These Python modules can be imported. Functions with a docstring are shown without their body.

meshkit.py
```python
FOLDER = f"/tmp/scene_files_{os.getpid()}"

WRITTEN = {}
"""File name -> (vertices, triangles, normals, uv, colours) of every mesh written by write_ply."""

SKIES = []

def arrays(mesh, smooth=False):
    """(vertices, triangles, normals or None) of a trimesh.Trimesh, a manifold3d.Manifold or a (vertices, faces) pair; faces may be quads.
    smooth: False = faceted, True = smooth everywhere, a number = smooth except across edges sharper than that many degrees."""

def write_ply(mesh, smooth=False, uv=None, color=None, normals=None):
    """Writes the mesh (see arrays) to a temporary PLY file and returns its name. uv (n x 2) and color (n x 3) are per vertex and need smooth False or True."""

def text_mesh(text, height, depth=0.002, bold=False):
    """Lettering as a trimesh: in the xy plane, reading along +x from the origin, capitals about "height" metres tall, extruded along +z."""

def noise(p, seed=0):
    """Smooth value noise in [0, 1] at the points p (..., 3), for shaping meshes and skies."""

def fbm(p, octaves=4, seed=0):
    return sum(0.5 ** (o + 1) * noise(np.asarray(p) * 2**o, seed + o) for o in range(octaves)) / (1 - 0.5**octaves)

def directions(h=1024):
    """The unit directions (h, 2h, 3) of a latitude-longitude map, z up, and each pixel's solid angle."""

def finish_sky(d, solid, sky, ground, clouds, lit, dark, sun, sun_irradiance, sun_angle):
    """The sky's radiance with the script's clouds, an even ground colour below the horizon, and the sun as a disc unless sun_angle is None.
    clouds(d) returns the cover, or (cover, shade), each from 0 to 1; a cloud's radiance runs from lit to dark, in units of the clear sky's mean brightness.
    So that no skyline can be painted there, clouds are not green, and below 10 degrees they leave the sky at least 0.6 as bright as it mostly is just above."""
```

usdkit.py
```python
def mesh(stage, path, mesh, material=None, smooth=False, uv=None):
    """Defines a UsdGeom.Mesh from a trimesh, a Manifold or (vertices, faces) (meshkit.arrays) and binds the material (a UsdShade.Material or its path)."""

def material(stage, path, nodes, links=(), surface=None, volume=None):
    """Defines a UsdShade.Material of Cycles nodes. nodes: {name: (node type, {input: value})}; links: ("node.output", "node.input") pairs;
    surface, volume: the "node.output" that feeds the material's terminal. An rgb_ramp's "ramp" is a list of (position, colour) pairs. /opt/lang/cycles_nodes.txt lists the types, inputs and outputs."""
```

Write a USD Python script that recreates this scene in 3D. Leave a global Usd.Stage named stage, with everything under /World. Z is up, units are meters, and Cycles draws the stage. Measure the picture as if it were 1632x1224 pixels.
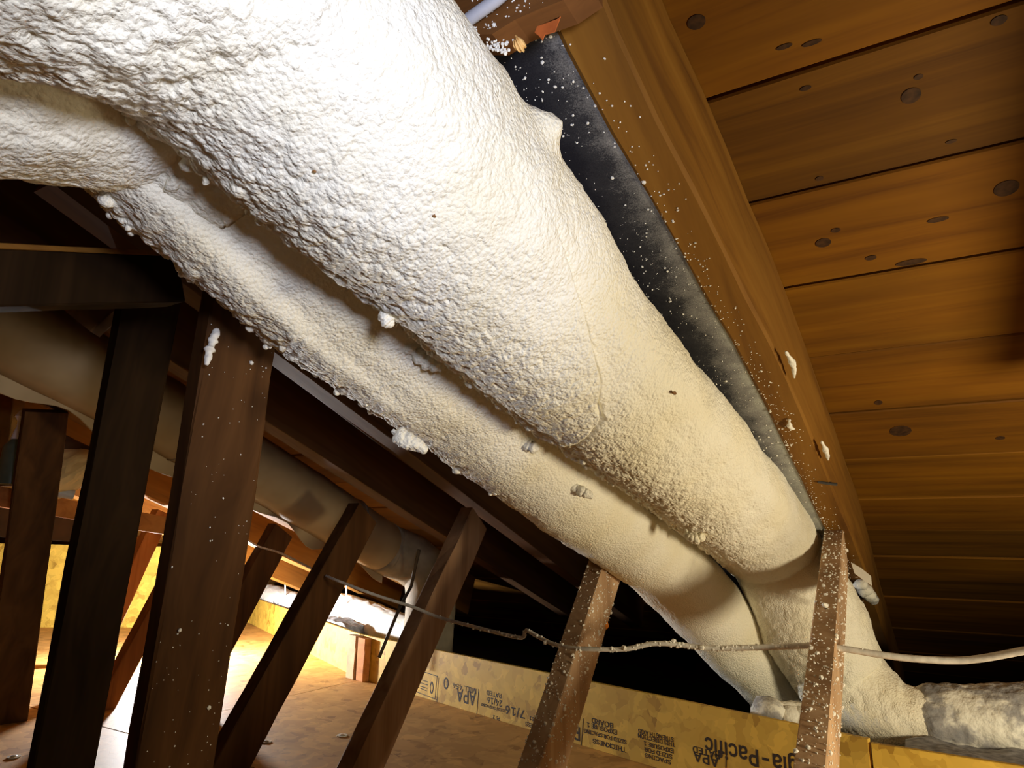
import math, random
import numpy as np, trimesh, usdkit, meshkit
from scipy.spatial import cKDTree
from shapely.geometry import Polygon, box as sbox
from pxr import Usd, UsdGeom, UsdLux, UsdShade, Gf, Sdf

stage = Usd.Stage.CreateInMemory()
UsdGeom.SetStageUpAxis(stage, UsdGeom.Tokens.z)
UsdGeom.SetStageMetersPerUnit(stage, 1.0)
UsdGeom.Xform.Define(stage, '/World')
UsdGeom.Scope.Define(stage, '/World/Looks')
rng = np.random.default_rng(7)
random.seed(7)

# ------------------------------------------------------------------ camera
F, CX, CY = 1040.0, 816.0, 612.0
EYE = np.array([0.0, 0.0, 0.46])
def unit(v):
    v = np.asarray(v, float)
    return v / np.linalg.norm(v)
_X = -unit((-1822, 227, 1040)); _u = unit((229, -4442, 1040)); _u = unit(_u - _X * (_u @ _X)); _Y = np.cross(_u, _X)
ROT = np.array([_X, _Y, _u])            # camera axes (right, down, forward) -> world
cam = UsdGeom.Camera.Define(stage, '/World/Camera')
cam.CreateHorizontalApertureAttr(36.0)
cam.CreateVerticalApertureAttr(27.0)
cam.CreateFocalLengthAttr(36.0 * F / 1632)
cam.CreateClippingRangeAttr(Gf.Vec2f(0.01, 100))
cam.CreateExposureAttr(0.0)
r_, u_, b_ = ROT[:, 0], -ROT[:, 1], -ROT[:, 2]
cam.AddTransformOp().Set(Gf.Matrix4d(*[float(x) for row in ((*r_, 0), (*u_, 0), (*b_, 0), (*EYE, 1)) for x in row]))

# ------------------------------------------------------------------ lights: the photographer's torch, a warm lamp to the right, a work bulb at the back
def spot(name, pos, aim, power, color, radius, angle, soft):
    l = UsdLux.SphereLight.Define(stage, '/World/' + name)
    l.CreateRadiusAttr(radius); l.CreateIntensityAttr(power); l.CreateColorAttr(Gf.Vec3f(*color)); l.CreateNormalizeAttr(True)
    if angle:
        s = UsdLux.ShapingAPI.Apply(l.GetPrim()); s.CreateShapingConeAngleAttr(angle); s.CreateShapingConeSoftnessAttr(soft)
    z = -unit(np.subtract(aim, pos)); x = unit(np.cross((0, 0.2, 1), z)); y = np.cross(z, x)
    l.AddTransformOp().Set(Gf.Matrix4d(*[float(v) for row in ((*x, 0), (*y, 0), (*z, 0), (*pos, 1)) for v in row]))
TH = math.radians(18.4); C, S = math.cos(TH), math.sin(TH)
NRM, D2 = np.array([0, S, C]), np.array([0, C, -S])
def P(X, s, m):
    """X along the ridge, s down the slope, m towards the roof; the camera is the origin."""
    return EYE + np.array([X, 0, 0]) + s * D2 + m * NRM
spot('torch_light', P(0.08, 0.0, 0.12), P(-0.48, 0.30, 0.46), 4.1, (0.81, 0.85, 1.04), 0.045, 35, 0.7)
spot('side_lamp_light', P(0.80, 0.88, 0.06), P(0.0, 1.2, 0.62), 14.0, (1.0, 0.85, 0.58), 0.11, 62, 0.6)
spot('work_bulb_light', np.array([-2.60, 1.75, 0.20]), np.array([-2.55, 2.05, 0.0]), 36.0, (0.97, 0.98, 1.0), 0.03, 0, 0)

def ray(px, py): return ROT @ unit(((px - CX) / F, (py - CY) / F, 1))
def atX(px, py, X): r = ray(px, py); return EYE + r * X / r[0]
def atY(px, py, Y): r = ray(px, py); return EYE + r * Y / r[1]
def atZ(px, py, Z): r = ray(px, py); return EYE + r * (Z - EYE[2]) / r[2]
def atM(px, py, m): r = ray(px, py); return EYE + r * m / (r @ NRM)
def atD(px, py, d): return EYE + ray(px, py) * d

# ------------------------------------------------------------------ materials
def mat(name, nodes, links, surface='p.BSDF'):
    return usdkit.material(stage, '/World/Looks/' + name, nodes, links, surface=surface)
def wood(name, dark, mid, light, along='x', rough=0.75, scale=1.0, stain=0.35, spec=0.25):
    rot = {'x': (0, 0, 0), 'slope': (TH, 0, 0), 'z': (0, 0, 0), 'y': (0, 0, 0)}[along]
    st = {'x': (1.6, 26, 26), 'slope': (26, 1.6, 26), 'y': (26, 1.6, 26), 'z': (26, 26, 1.6)}[along]
    st = tuple(a * scale for a in st)
    big = tuple(3.0 if a > 5 * scale else 0.9 for a in st)
    return mat(name, {
        'g': ('geometry', {}), 'r': ('vector_rotate', {'rotate_type': 'x_axis', 'angle': rot[0]}),
        'm': ('mapping', {'scale': st}), 'm2': ('mapping', {'scale': big}),
        'n': ('noise_texture', {'scale': 1.0, 'detail': 6, 'roughness': 0.6, 'distortion': 0.6}),
        'n2': ('noise_texture', {'scale': 2.2, 'detail': 3, 'roughness': 0.55}),
        'c': ('rgb_ramp', {'ramp': [(0.28, dark), (0.5, mid), (0.74, light)]}),
        'c2': ('rgb_ramp', {'ramp': [(0.3, (1 - stain,) * 3), (0.62, (1, 1, 1))]}),
        'x': ('mix', {'mix_type': 'multiply', 'fac': 1.0}),
        'b': ('bump', {'strength': 0.35, 'distance': 0.002}),
        'p': ('principled_bsdf', {'roughness': rough, 'specular_ior_level': spec})},
        [('g.position', 'r.vector'), ('r.vector', 'm.vector'), ('r.vector', 'm2.vector'), ('m.vector', 'n.vector'), ('m2.vector', 'n2.vector'),
         ('n.fac', 'c.fac'), ('n2.fac', 'c2.fac'), ('c.color', 'x.color1'), ('c2.color', 'x.color2'), ('x.color', 'p.base_color'),
         ('n.fac', 'b.height'), ('b.normal', 'p.normal')])
def plain(name, color, rough=0.7, metal=0.0, spec=0.3, vary=0.25, vscale=40, bump=0.0):
    lo = tuple(c * (1 - vary) for c in color); hi = tuple(min(1, c * (1 + vary)) for c in color)
    nodes = {'g': ('geometry', {}), 'n': ('noise_texture', {'scale': vscale, 'detail': 4}), 'c': ('rgb_ramp', {'ramp': [(0.3, lo), (0.7, hi)]}),
             'p': ('principled_bsdf', {'roughness': rough, 'metallic': metal, 'specular_ior_level': spec})}
    links = [('g.position', 'n.vector'), ('n.fac', 'c.fac'), ('c.color', 'p.base_color')]
    if bump:
        nodes['b'] = ('bump', {'strength': bump, 'distance': 0.004}); links += [('n.fac', 'b.height'), ('b.normal', 'p.normal')]
    return mat(name, nodes, links)

DECK = [wood('deck_wood_%d' % i, *cols, along='x') for i, cols in enumerate([
    ((0.1262, 0.0421, 0.0009), (0.2056, 0.0769, 0.0015), (0.2617, 0.1053, 0.0026)),
    ((0.1075, 0.0367, 0.0008), (0.1823, 0.0678, 0.0013), (0.2336, 0.0916, 0.0023)),
    ((0.1401, 0.0495, 0.0012), (0.2243, 0.0861, 0.0019), (0.2804, 0.1173, 0.0035)),
    ((0.0794, 0.0292, 0.0012), (0.1401, 0.0550, 0.0019), (0.2056, 0.0879, 0.0041))])]
KNOT = plain('knot_wood', (.050, .021, .006), vary=.5, vscale=120)
RAFTER = wood('rafter_wood', (.13, .050, .005), (.215, .092, .010), (.27, .125, .017), along='slope', stain=.2)
RAFTER_DARK = wood('dark_rafter_wood', (.075, .031, .008), (.125, .053, .014), (.17, .075, .022), along='slope')
POST = wood('post_wood', (.045, .018, .005), (.080, .033, .009), (.115, .050, .015), along='z', spec=.12)
WEB = wood('web_wood', (.20, .10, .045), (.31, .17, .085), (.40, .24, .13), along='z')
WEB_DUST_LIT = wood('lit_dusted_web_wood', (.36, .21, .11), (.53, .34, .19), (.64, .45, .28), along='z')  # dusty tone, raised further to put light on these webs into the colour
WEB_RED = wood('red_web_wood', (.24, .085, .025), (.36, .14, .04), (.44, .19, .06), along='z')
LEDGER = wood('ledger_wood', (.40, .14, .03), (.58, .22, .05), (.66, .28, .07), along='x')
FOAM = mat('spray_foam', {
    'g': ('geometry', {}), 'n': ('noise_texture', {'scale': 9, 'detail': 4}), 'v': ('voronoi_texture', {'feature': 'f1', 'scale': 260}),
    'n3': ('noise_texture', {'scale': 420, 'detail': 3}),
    'c': ('rgb_ramp', {'ramp': [(0.3, (.85, .79, .60)), (0.65, (.89, .86, .74))]}),
    's': ('math', {'math_type': 'subtract'}), 'b': ('bump', {'strength': 0.7, 'distance': 0.0018}),
    'p': ('principled_bsdf', {'roughness': .62, 'specular_ior_level': .25})},
    [('g.position', 'n.vector'), ('g.position', 'v.vector'), ('g.position', 'n3.vector'), ('n.fac', 'c.fac'), ('c.color', 'p.base_color'),
     ('n3.fac', 's.value1'), ('v.distance', 's.value2'), ('s.value', 'b.height'), ('b.normal', 'p.normal')])
FOAM_GREY = mat('dusty_foam', {
    'g': ('geometry', {}), 'n': ('noise_texture', {'scale': 11, 'detail': 5, 'roughness': .62}), 'n3': ('noise_texture', {'scale': 140, 'detail': 4}),
    'c': ('rgb_ramp', {'ramp': [(0.36, (.24, .24, .25)), (0.46, (.36, .35, .34)), (0.54, (.80, .78, .68))]}),
    'b': ('bump', {'strength': 0.6, 'distance': 0.004}), 'p': ('principled_bsdf', {'roughness': .85, 'specular_ior_level': .15})},
    [('g.position', 'n.vector'), ('g.position', 'n3.vector'), ('n.fac', 'c.fac'), ('c.color', 'p.base_color'), ('n3.fac', 'b.height'), ('b.normal', 'p.normal')])
SPECK = plain('foam_speck', (.84, .82, .74), vary=.05)
ORANGE_FOAM = plain('orange_foam', (.75, .25, .03), vary=.15)
KRAFT = mat('duct_wrap', {
    'g': ('geometry', {}), 'n': ('noise_texture', {'scale': 7, 'detail': 5}), 'c': ('rgb_ramp', {'ramp': [(0.3, (.25, .165, .075)), (0.7, (.38, .28, .15))]}),
    'b': ('bump', {'strength': .4, 'distance': .006}), 'p': ('principled_bsdf', {'roughness': .6})},
    [('g.position', 'n.vector'), ('n.fac', 'c.fac'), ('c.color', 'p.base_color'), ('n.fac', 'b.height'), ('b.normal', 'p.normal')])
STRING = plain('cord_fibre', (.30, .24, .17))
CABLE = plain('cable_sheath', (.66, .63, .56), rough=.45, vary=.2, vscale=90)
CABLE_GREY = plain('grey_cable_sheath', (.42, .43, .48), rough=.4, vary=.1)
DARKMETAL = plain('dark_metal', (.05, .045, .04), rough=.5)
INSUL = plain('cellulose', (.30, .31, .33), rough=.95, vary=.45, vscale=60, bump=.8)
DARKBED = plain('dark_eave_bed', (.03, .025, .02), rough=.95, vary=.4, vscale=30, bump=.5)
PAPER = plain('facing_paper', (.62, .60, .52), vary=.08)
TANPAPER = plain('kraft_paper', (.55, .42, .22), vary=.2, vscale=15)
REDPAPER = plain('torn_paper', (.42, .10, .02), vary=.3, vscale=50)
PIT = plain('foam_pit', (.22, .10, .03))
SHADE_WOOD = wood('shade_black_wood', (.012, .006, .002), (.022, .011, .004), (.034, .017, .006), along='z', spec=.05)  # near black put into the colour for shade beyond the torch beam
INK = plain('stamp_ink', (.035, .022, .012), vary=.3, vscale=300)
WASHER = plain('cap_washer', (.62, .62, .56), rough=.4, vary=.1)
BOTTLE = plain('bottle_green', (.10, .13, .09), rough=.3, vary=.1)
WHITEPL = plain('white_plastic', (.80, .84, .88), rough=.3, vary=.05)
BLACKPL = plain('black_plastic', (.03, .03, .03), rough=.5)
BULB = mat('bulb_glass', {'e': ('emission', {'color': (1, .95, .82), 'strength': 60})}, [], surface='e.emission')
def osb(name, tint, along=(1, 1, 1)):
    return mat(name, {
        'g': ('geometry', {}), 'm1': ('mapping', {'scale': (14, 34, 34), 'rotation': (0, 0, .5)}), 'm2': ('mapping', {'scale': (34, 15, 20), 'rotation': (0, .3, -.4)}),
        'w': ('noise_texture', {'scale': 18, 'detail': 3}), 'wa': ('mix', {'mix_type': 'add', 'fac': .10}),
        'v1': ('voronoi_texture', {'feature': 'f1', 'scale': 1.0}), 'v2': ('voronoi_texture', {'feature': 'f1', 'scale': 1.0}),
        's1': ('separate_color', {}), 's2': ('separate_color', {}), 'a': ('math', {'math_type': 'add'}), 'h': ('math', {'math_type': 'multiply', 'value2': .5}),
        'c': ('rgb_ramp', {'ramp': [(0.04, tuple(t * k for t, k in zip(tint, (.55, .47, .38)))), (0.26, tuple(t * k for t, k in zip(tint, (.86, .82, .74)))), (0.6, tint), (0.95, tuple(min(1, t * 1.22) for t in tint))]}),
        'b': ('bump', {'strength': .25, 'distance': .002}), 'p': ('principled_bsdf', {'roughness': .6, 'specular_ior_level': .3})},
        [('g.position', 'w.vector'), ('g.position', 'wa.color1'), ('w.color', 'wa.color2'), ('wa.color', 'm1.vector'), ('wa.color', 'm2.vector'), ('m1.vector', 'v1.vector'), ('m2.vector', 'v2.vector'),
         ('v1.color', 's1.color'), ('v2.color', 's2.color'), ('s1.r', 'a.value1'), ('s2.g', 'a.value2'), ('a.value', 'h.value1'), ('h.value', 'c.fac'),
         ('c.color', 'p.base_color'), ('h.value', 'b.height'), ('b.normal', 'p.normal')])
OSB_FLOOR = osb('osb_floor', (.50, .27, .075))
OSB_DAM = osb('osb_dam', (.62, .40, .06))

# ------------------------------------------------------------------ prim helpers
used = {}
def numbered(parent, name):
    k = (parent, name); used[k] = used.get(k, -1) + 1
    return name if used[k] == 0 else '%s_%03d' % (name, used[k])
BASE = {}
def tag(prim, label=None, cat=None, group=None, kind=None):
    for k, v in (('label', label), ('category', cat), ('group', group), ('kind', kind)):
        if v: prim.SetCustomDataByKey(k, v)
    return prim
def thing(name, label=None, cat=None, loc=(0, 0, 0), group=None, kind=None):
    path = '/World/' + numbered('/World', name)
    x = UsdGeom.Xform.Define(stage, path); x.AddTranslateOp().Set(Gf.Vec3d(*map(float, loc)))
    BASE[path] = np.asarray(loc, float)
    return tag(x.GetPrim(), label, cat, group, kind)
def obj(name, mesh, material, parent=None, smooth=False, label=None, cat=None, group=None, kind=None):
    pp = str(parent.GetPath()) if parent else '/World'
    path = pp + '/' + numbered(pp, name)
    off = BASE.get(pp, np.zeros(3)); BASE[path] = off
    v, f, n = meshkit.arrays(mesh, smooth)
    m = usdkit.mesh(stage, path, (v - off, f), material, smooth=False)
    if n is not None:
        m.CreateNormalsAttr([Gf.Vec3f(*map(float, a)) for a in n] if len(n) < 2000 else __import__('pxr').Vt.Vec3fArray.FromNumpy(n.astype(np.float32)))
        m.SetNormalsInterpolation('vertex')
    return tag(m.GetPrim(), label, cat, group, kind)
def join(ms): return trimesh.util.concatenate(ms)
def frame_prism(prof, p0, p1, e1, e2):
    """profile (n,2) in the axes e1, e2 swept from p0 to p1; capped."""
    prof = np.asarray(prof, float); n = len(prof)
    ring = prof[:, :1] * e1 + prof[:, 1:] * e2
    v = np.vstack([p0 + ring, p1 + ring])
    f = [[i, (i + 1) % n, n + (i + 1) % n] for i in range(n)] + [[i, n + (i + 1) % n, n + i] for i in range(n)]
    f += [[0, i + 1, i] for i in range(1, n - 1)] + [[n, n + i, n + i + 1] for i in range(1, n - 1)]
    m = trimesh.Trimesh(v, f, process=False)
    m.fix_normals()
    return m
def rrect(w, d, c=0.002):
    a, b = w / 2, d / 2
    return [(-a + c, -b), (a - c, -b), (a, -b + c), (a, b - c), (a - c, b), (-a + c, b), (-a, b - c), (-a, -b + c)]
def lumber(p0, p1, w, d, wdir, c=0.002, rings=10, wob=0.0012, seed=0, bow=None):
    """a sawn board from p0 to p1, w wide along wdir; edges eased and very slightly uneven."""
    p0, p1 = np.asarray(p0, float), np.asarray(p1, float)
    t = unit(p1 - p0); e1 = unit(np.asarray(wdir, float) - t * (np.asarray(wdir, float) @ t)); e2 = np.cross(t, e1)
    prof = np.array(rrect(w, d, c)); n = len(prof); vs = []
    for k in range(rings + 1):
        a = k / rings; ctr = p0 + (p1 - p0) * a
        if bow is not None: ctr = ctr + np.asarray(bow) * 4 * a * (1 - a)
        j = (meshkit.noise(np.stack([np.arange(n) * 1.7, np.full(n, a * 6.0), np.full(n, seed * 3.1)], -1), seed) - .5)[:, None] * 2 * wob
        pr = prof * (1 + j / max(min(w, d), .01))
        vs.append(ctr + pr[:, :1] * e1 + pr[:, 1:] * e2)
    v = np.vstack(vs); f = []
    for k in range(rings):
        for i in range(n):
            a, b = k * n + i, k * n + (i + 1) % n
            f += [[a, b, b + n], [a, b + n, a + n]]
    o = rings * n
    f += [[0, i + 1, i] for i in range(1, n - 1)] + [[o, o + i, o + i + 1] for i in range(1, n - 1)]
    m = trimesh.Trimesh(v, f, process=False); m.fix_normals()
    return m
def boxm(lo, hi):
    m = trimesh.creation.box(np.subtract(hi, lo)); m.apply_translation((np.add(lo, hi)) / 2); return m
def pipe(pts, r, n=8, cap=True):
    pts = np.asarray(pts, float); r = np.broadcast_to(np.asarray(r, float), (len(pts),))
    t = np.gradient(pts, axis=0); t /= np.linalg.norm(t, axis=1, keepdims=True)
    e = np.cross(t[0], (0.3, 0.2, 1.0)); e = unit(e); vs = []
    for i in range(len(pts)):
        e = unit(e - t[i] * (e @ t[i])); g = np.cross(t[i], e)
        a = np.linspace(0, 2 * np.pi, n, endpoint=False)[:, None]
        vs.append(pts[i] + r[i] * (np.cos(a) * e + np.sin(a) * g))
    v = np.vstack(vs); f = []
    for k in range(len(pts) - 1):
        for i in range(n):
            a, b = k * n + i, k * n + (i + 1) % n
            f += [[a, b, b + n], [a, b + n, a + n]]
    if cap:
        o = (len(pts) - 1) * n
        f += [[0, i + 1, i] for i in range(1, n - 1)] + [[o, o + i, o + i + 1] for i in range(1, n - 1)]
    return trimesh.Trimesh(v, f, process=False)
def smooth_path(pts, n):
    """Catmull-Rom through the points, n samples, evenly spaced."""
    p = np.asarray(pts, float); q = np.vstack([2 * p[0] - p[1], p, 2 * p[-1] - p[-2]]); out = []
    for i in range(len(p) - 1):
        a, b, c, d = q[i:i + 4]
        for t in np.linspace(0, 1, 24, endpoint=False):
            out.append(.5 * (2 * b + (c - a) * t + (2 * a - 5 * b + 4 * c - d) * t * t + (3 * b - a - 3 * c + d) * t ** 3))
    out = np.array(out + [p[-1]]); L = np.r_[0, np.cumsum(np.linalg.norm(np.diff(out, axis=0), axis=1))]
    w = np.linspace(0, L[-1], n)
    return np.stack([np.interp(w, L, out[:, k]) for k in range(3)], -1)

def smear(pts, r, seed=0):
    p = smooth_path(pts, 36); k = np.arange(36.0)
    m = pipe(p, r * (.55 + .7 * meshkit.noise(np.stack([k * .35, k * 0 + seed * 2.3, k * 0.0], -1), seed)) * np.sin(np.pi * (k + 1.0) / 37) ** .5, 18)
    v = np.array(m.vertices); c = np.repeat(p, 18, 0); d = v - c; q = v / r
    m.vertices = c + d * (.7 + .7 * meshkit.fbm(q * 1.3, 2, seed) + .0)[:, None]
    return m
_ico0, _ico1 = trimesh.creation.icosphere(0), trimesh.creation.icosphere(1)
def blobs(pts, radii, fine=False, squash=None, seed=0):
    """many small lumps as one mesh; squash: (normal direction, factor)."""
    g = np.random.default_rng(seed); base = _ico1 if fine else _ico0
    bv, bf = np.array(base.vertices), np.array(base.faces); vs, fs = [], []
    for i, (p, r) in enumerate(zip(pts, radii)):
        q, _ = np.linalg.qr(g.normal(size=(3, 3)))
        v = bv * (g.uniform(.7, 1.25, 3)) @ q
        if fine: v = v * (0.8 + .45 * meshkit.noise(v * 1.6 + i * 7.3, 3))[:, None]
        v = v * r
        if squash is not None: v = v - np.outer(v @ squash[0], squash[0]) * (1 - squash[1])
        vs.append(v + p); fs.append(bf + i * len(bv))
    return trimesh.Trimesh(np.vstack(vs), np.vstack(fs), process=False)

def popcorn(p, cell, seed, fill=.8):
    """round-topped close-packed bumps, 0..1, at the surface points p."""
    g = np.random.default_rng(seed)
    q = np.floor(p / cell).astype(np.int64); q = np.unique(q, axis=0)
    c = (q + g.uniform(0, 1, q.shape)) * cell
    c = c[g.uniform(size=len(c)) < fill]
    d, i = cKDTree(c).query(p)
    size = g.uniform(.55, 1.0, len(c))[i]
    return size * np.sqrt(np.clip(1 - (d / (cell * .85)) ** 2, 0, 1))
def foam_tube(path, radius, n_theta, disp, front=.74, cap=(True, True)):
    """a tube whose angle 0 faces the camera; disp(points, theta, k) -> outward displacement. Finely cut on the side in view."""
    path = np.asarray(path, float); radius = np.broadcast_to(np.asarray(radius, float), (len(path),))
    t = np.gradient(path, axis=0); t /= np.linalg.norm(t, axis=1, keepdims=True)
    nf = int(n_theta * front); half = np.radians(112)
    th = np.r_[np.linspace(-half, half, nf, endpoint=False), np.linspace(half, 2 * np.pi - half, n_theta - nf, endpoint=False)]
    e1 = EYE - path; e1 -= t * (e1 * t).sum(1, keepdims=True); e1 /= np.linalg.norm(e1, axis=1, keepdims=True)
    e2 = np.cross(t, e1)
    dirs = np.cos(th)[None, :, None] * e1[:, None] + np.sin(th)[None, :, None] * e2[:, None]
    p = path[:, None] + radius[:, None, None] * dirs
    T = np.broadcast_to(th, p.shape[:2]); K = np.broadcast_to(np.linspace(0, 1, len(path))[:, None], p.shape[:2])
    h = disp(p.reshape(-1, 3), (T.ravel() + np.pi) % (2 * np.pi) - np.pi, K.ravel()).reshape(p.shape[:2])
    p = p + h[..., None] * dirs
    n = n_theta; a = np.arange(len(path) - 1)[:, None] * n; i = np.arange(n)[None]; j = (i + 1) % n
    q = np.stack([a + i, a + j, a + j + n, a + i + n], -1).reshape(-1, 4)
    f = np.vstack([q[:, [0, 1, 2]], q[:, [0, 2, 3]]]); v = p.reshape(-1, 3)
    for end, on in ((0, cap[0]), (len(path) - 1, cap[1])):
        if on:
            v = np.vstack([v, p[end].mean(0)]); c = len(v) - 1; r = end * n + np.arange(n)
            k = np.stack([np.full(n, c), np.roll(r, -1), r], -1)
            f = np.vstack([f, k if end == 0 else k[:, ::-1]])
    return trimesh.Trimesh(v, f, process=False), p

# ------------------------------------------------------------------ the roof
RIDGE_Y = 0.40
M_DECK, M_BOT = 0.735, 0.56
ridge_s = (RIDGE_Y - M_DECK * S) / C
ceiling = thing('ceiling', kind='structure', loc=(0, 0, 0))
joints = [ridge_s + .002] + [x * M_DECK for x in (.688, .9355, 1.205, 1.490, 1.782, 2.081, 2.394, 2.70, 3.00)]
while joints[-1] < 4.2: joints.append(joints[-1] + .215 + .012 * math.sin(len(joints) * 2.1))
XL, XR = -6.0, 1.25
def plank_mesh(s0, s1, base, along, up, x0=XL, x1=XR):
    g = .0022; c = .0025
    prof = [(s0 + g, 0.022), (s0 + g, c), (s0 + g + c, 0), (s1 - g - c, 0), (s1 - g, c), (s1 - g, 0.022)]
    return frame_prism(prof, base + np.array([x0, 0, 0]), base + np.array([x1, 0, 0]), along, up)
order = [0, 3, 0, 2, 0, 1, 2, 0, 3, 2, 3, 0, 1, 3, 0, 1, 2, 3, 0, 1]
planks = []
for i, (a, b) in enumerate(zip(joints[:-1], joints[1:])):
    planks.append(obj('plank', plank_mesh(a, b, EYE + (M_DECK + .0015 * math.sin(i * 3.3)) * NRM, D2, NRM), DECK[order[i % 20]], ceiling))
D2B, NRMB = np.array([0, -C, -S]), np.array([0, -S, C])         # the slope behind the ridge
APEX = EYE + np.array([0, 0, (M_DECK - RIDGE_Y * S) / C]) + np.array([0, RIDGE_Y, 0])
for i in range(8):
    obj('plank', plank_mesh(.002 + i * .21, .21 + i * .21, APEX, D2B, NRMB), DECK[order[(i + 3) % 20]], ceiling)
# the boards' knots
for px, py, rx, ry in [(1110, 35, 12, 9), (1452, 152, 11, 9), (1604, 300, 13, 9), (1312, 387, 10, 6), (1452, 418, 18, 7), (1435, 686, 13, 7), (1294, 68, 12, 3), (1250, 74, 10, 3), (1464, 122, 5, 3), (1284, 140, 7, 3),
                       (1592, 32, 8, 5), (1388, 411, 7, 3), (1332, 367, 6, 3), (1306, 284, 5, 3), (1400, 642, 5, 3), (1594, 697, 5, 2), (1516, 225, 6, 2), (1495, 350, 12, 3)]:
    p = atM(px, py, M_DECK); dist = np.linalg.norm(p - EYE); s = (p - EYE) @ D2
    k = max(i for i in range(len(joints) - 1) if joints[i] <= s) if s >= joints[0] else 0
    base = EYE + (M_DECK + .0015 * math.sin(k * 3.3)) * NRM
    d = trimesh.creation.cylinder(radius=1, height=1, sections=20)
    vv = np.array(d.vertices); up = abs(NRM @ ray(px, py))
    sx, sy = rx / F * dist, min(ry / F * dist / max(up, .35), .045)
    lim = min(s - joints[k], joints[k + 1] - s) - .006
    if k < len(planks):
        if lim < sy: sy = max(lim, .004)
        ctr = base + np.array([p[0], 0, 0]) + s * D2
        vv = ctr + vv[:, :1] * sx * np.array([1, 0, 0]) + vv[:, 1:2] * sy * D2 + vv[:, 2:] * .0016 * NRM
        obj('knot', trimesh.Trimesh(vv, d.faces), KNOT, planks[k])

# rafters of the slope in view; the bright one is slightly bowed
raf = thing('rafter', 'bright honey coloured rafter with foam specks along its underside, edging the bare roof boards', 'rafter', P(-.13, .4, M_BOT))
s_lo, s_hi = ridge_s + .02, 3.95
R0, R1 = np.array([-.166 + .024, 0, 0]), np.array([-.085 + .024, 0, 0])
def main_rafter():
    ss = np.linspace(s_lo, s_hi, 40); c = .004; vs = []
    for k, s in enumerate(ss):
        dj = np.interp(s, [.25, .37, .46, .56, .66, .76, .89, 1.19, 1.77, 2.4, 4.3], [-.168, -.166, -.154, -.144, -.140, -.127, -.120, -.109, -.082, -.086, -.066])
        dj = dj * .5 + .5 * np.interp(s, [.3, 1.0, 2.0, 4], [-.168, -.117, -.088, -.066])
        xr, xl = dj, dj - .050
        w = .0012 * (meshkit.noise(np.array([[s * 9, i, 0] for i in range(8)], float), 5) - .5) * 2
        pr = [(xl + c, M_BOT), (xr - c, M_BOT), (xr, M_BOT + c), (xr, M_DECK - .0015), (xl, M_DECK - .0015), (xl, M_BOT + c)]
        vs.append([P(x + w[i], s, m) for i, (x, m) in enumerate(pr)])
    v = np.array(vs).reshape(-1, 3); n = 6; f = []
    for k in range(len(ss) - 1):
        for i in range(n):
            a, b = k * n + i, k * n + (i + 1) % n
            f += [[a, b, b + n], [a, b + n, a + n]]
    o = (len(ss) - 1) * n
    f += [[0, i + 1, i] for i in range(1, n - 1)] + [[o, o + i, o + i + 1] for i in range(1, n - 1)]
    m = trimesh.Trimesh(v, f, process=False); m.fix_normals(); return m
def raf_left(s):
    dj = np.interp(s, [.25, .37, .46, .56, .66, .76, .89, 1.19, 1.77, 2.4, 4.3], [-.168, -.166, -.154, -.144, -.140, -.127, -.120, -.109, -.082, -.086, -.066])
    return dj * .5 + .5 * np.interp(s, [.3, 1.0, 2.0, 4], [-.168, -.117, -.088, -.066]) - .050
obj('timber', main_rafter(), RAFTER, raf)
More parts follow.
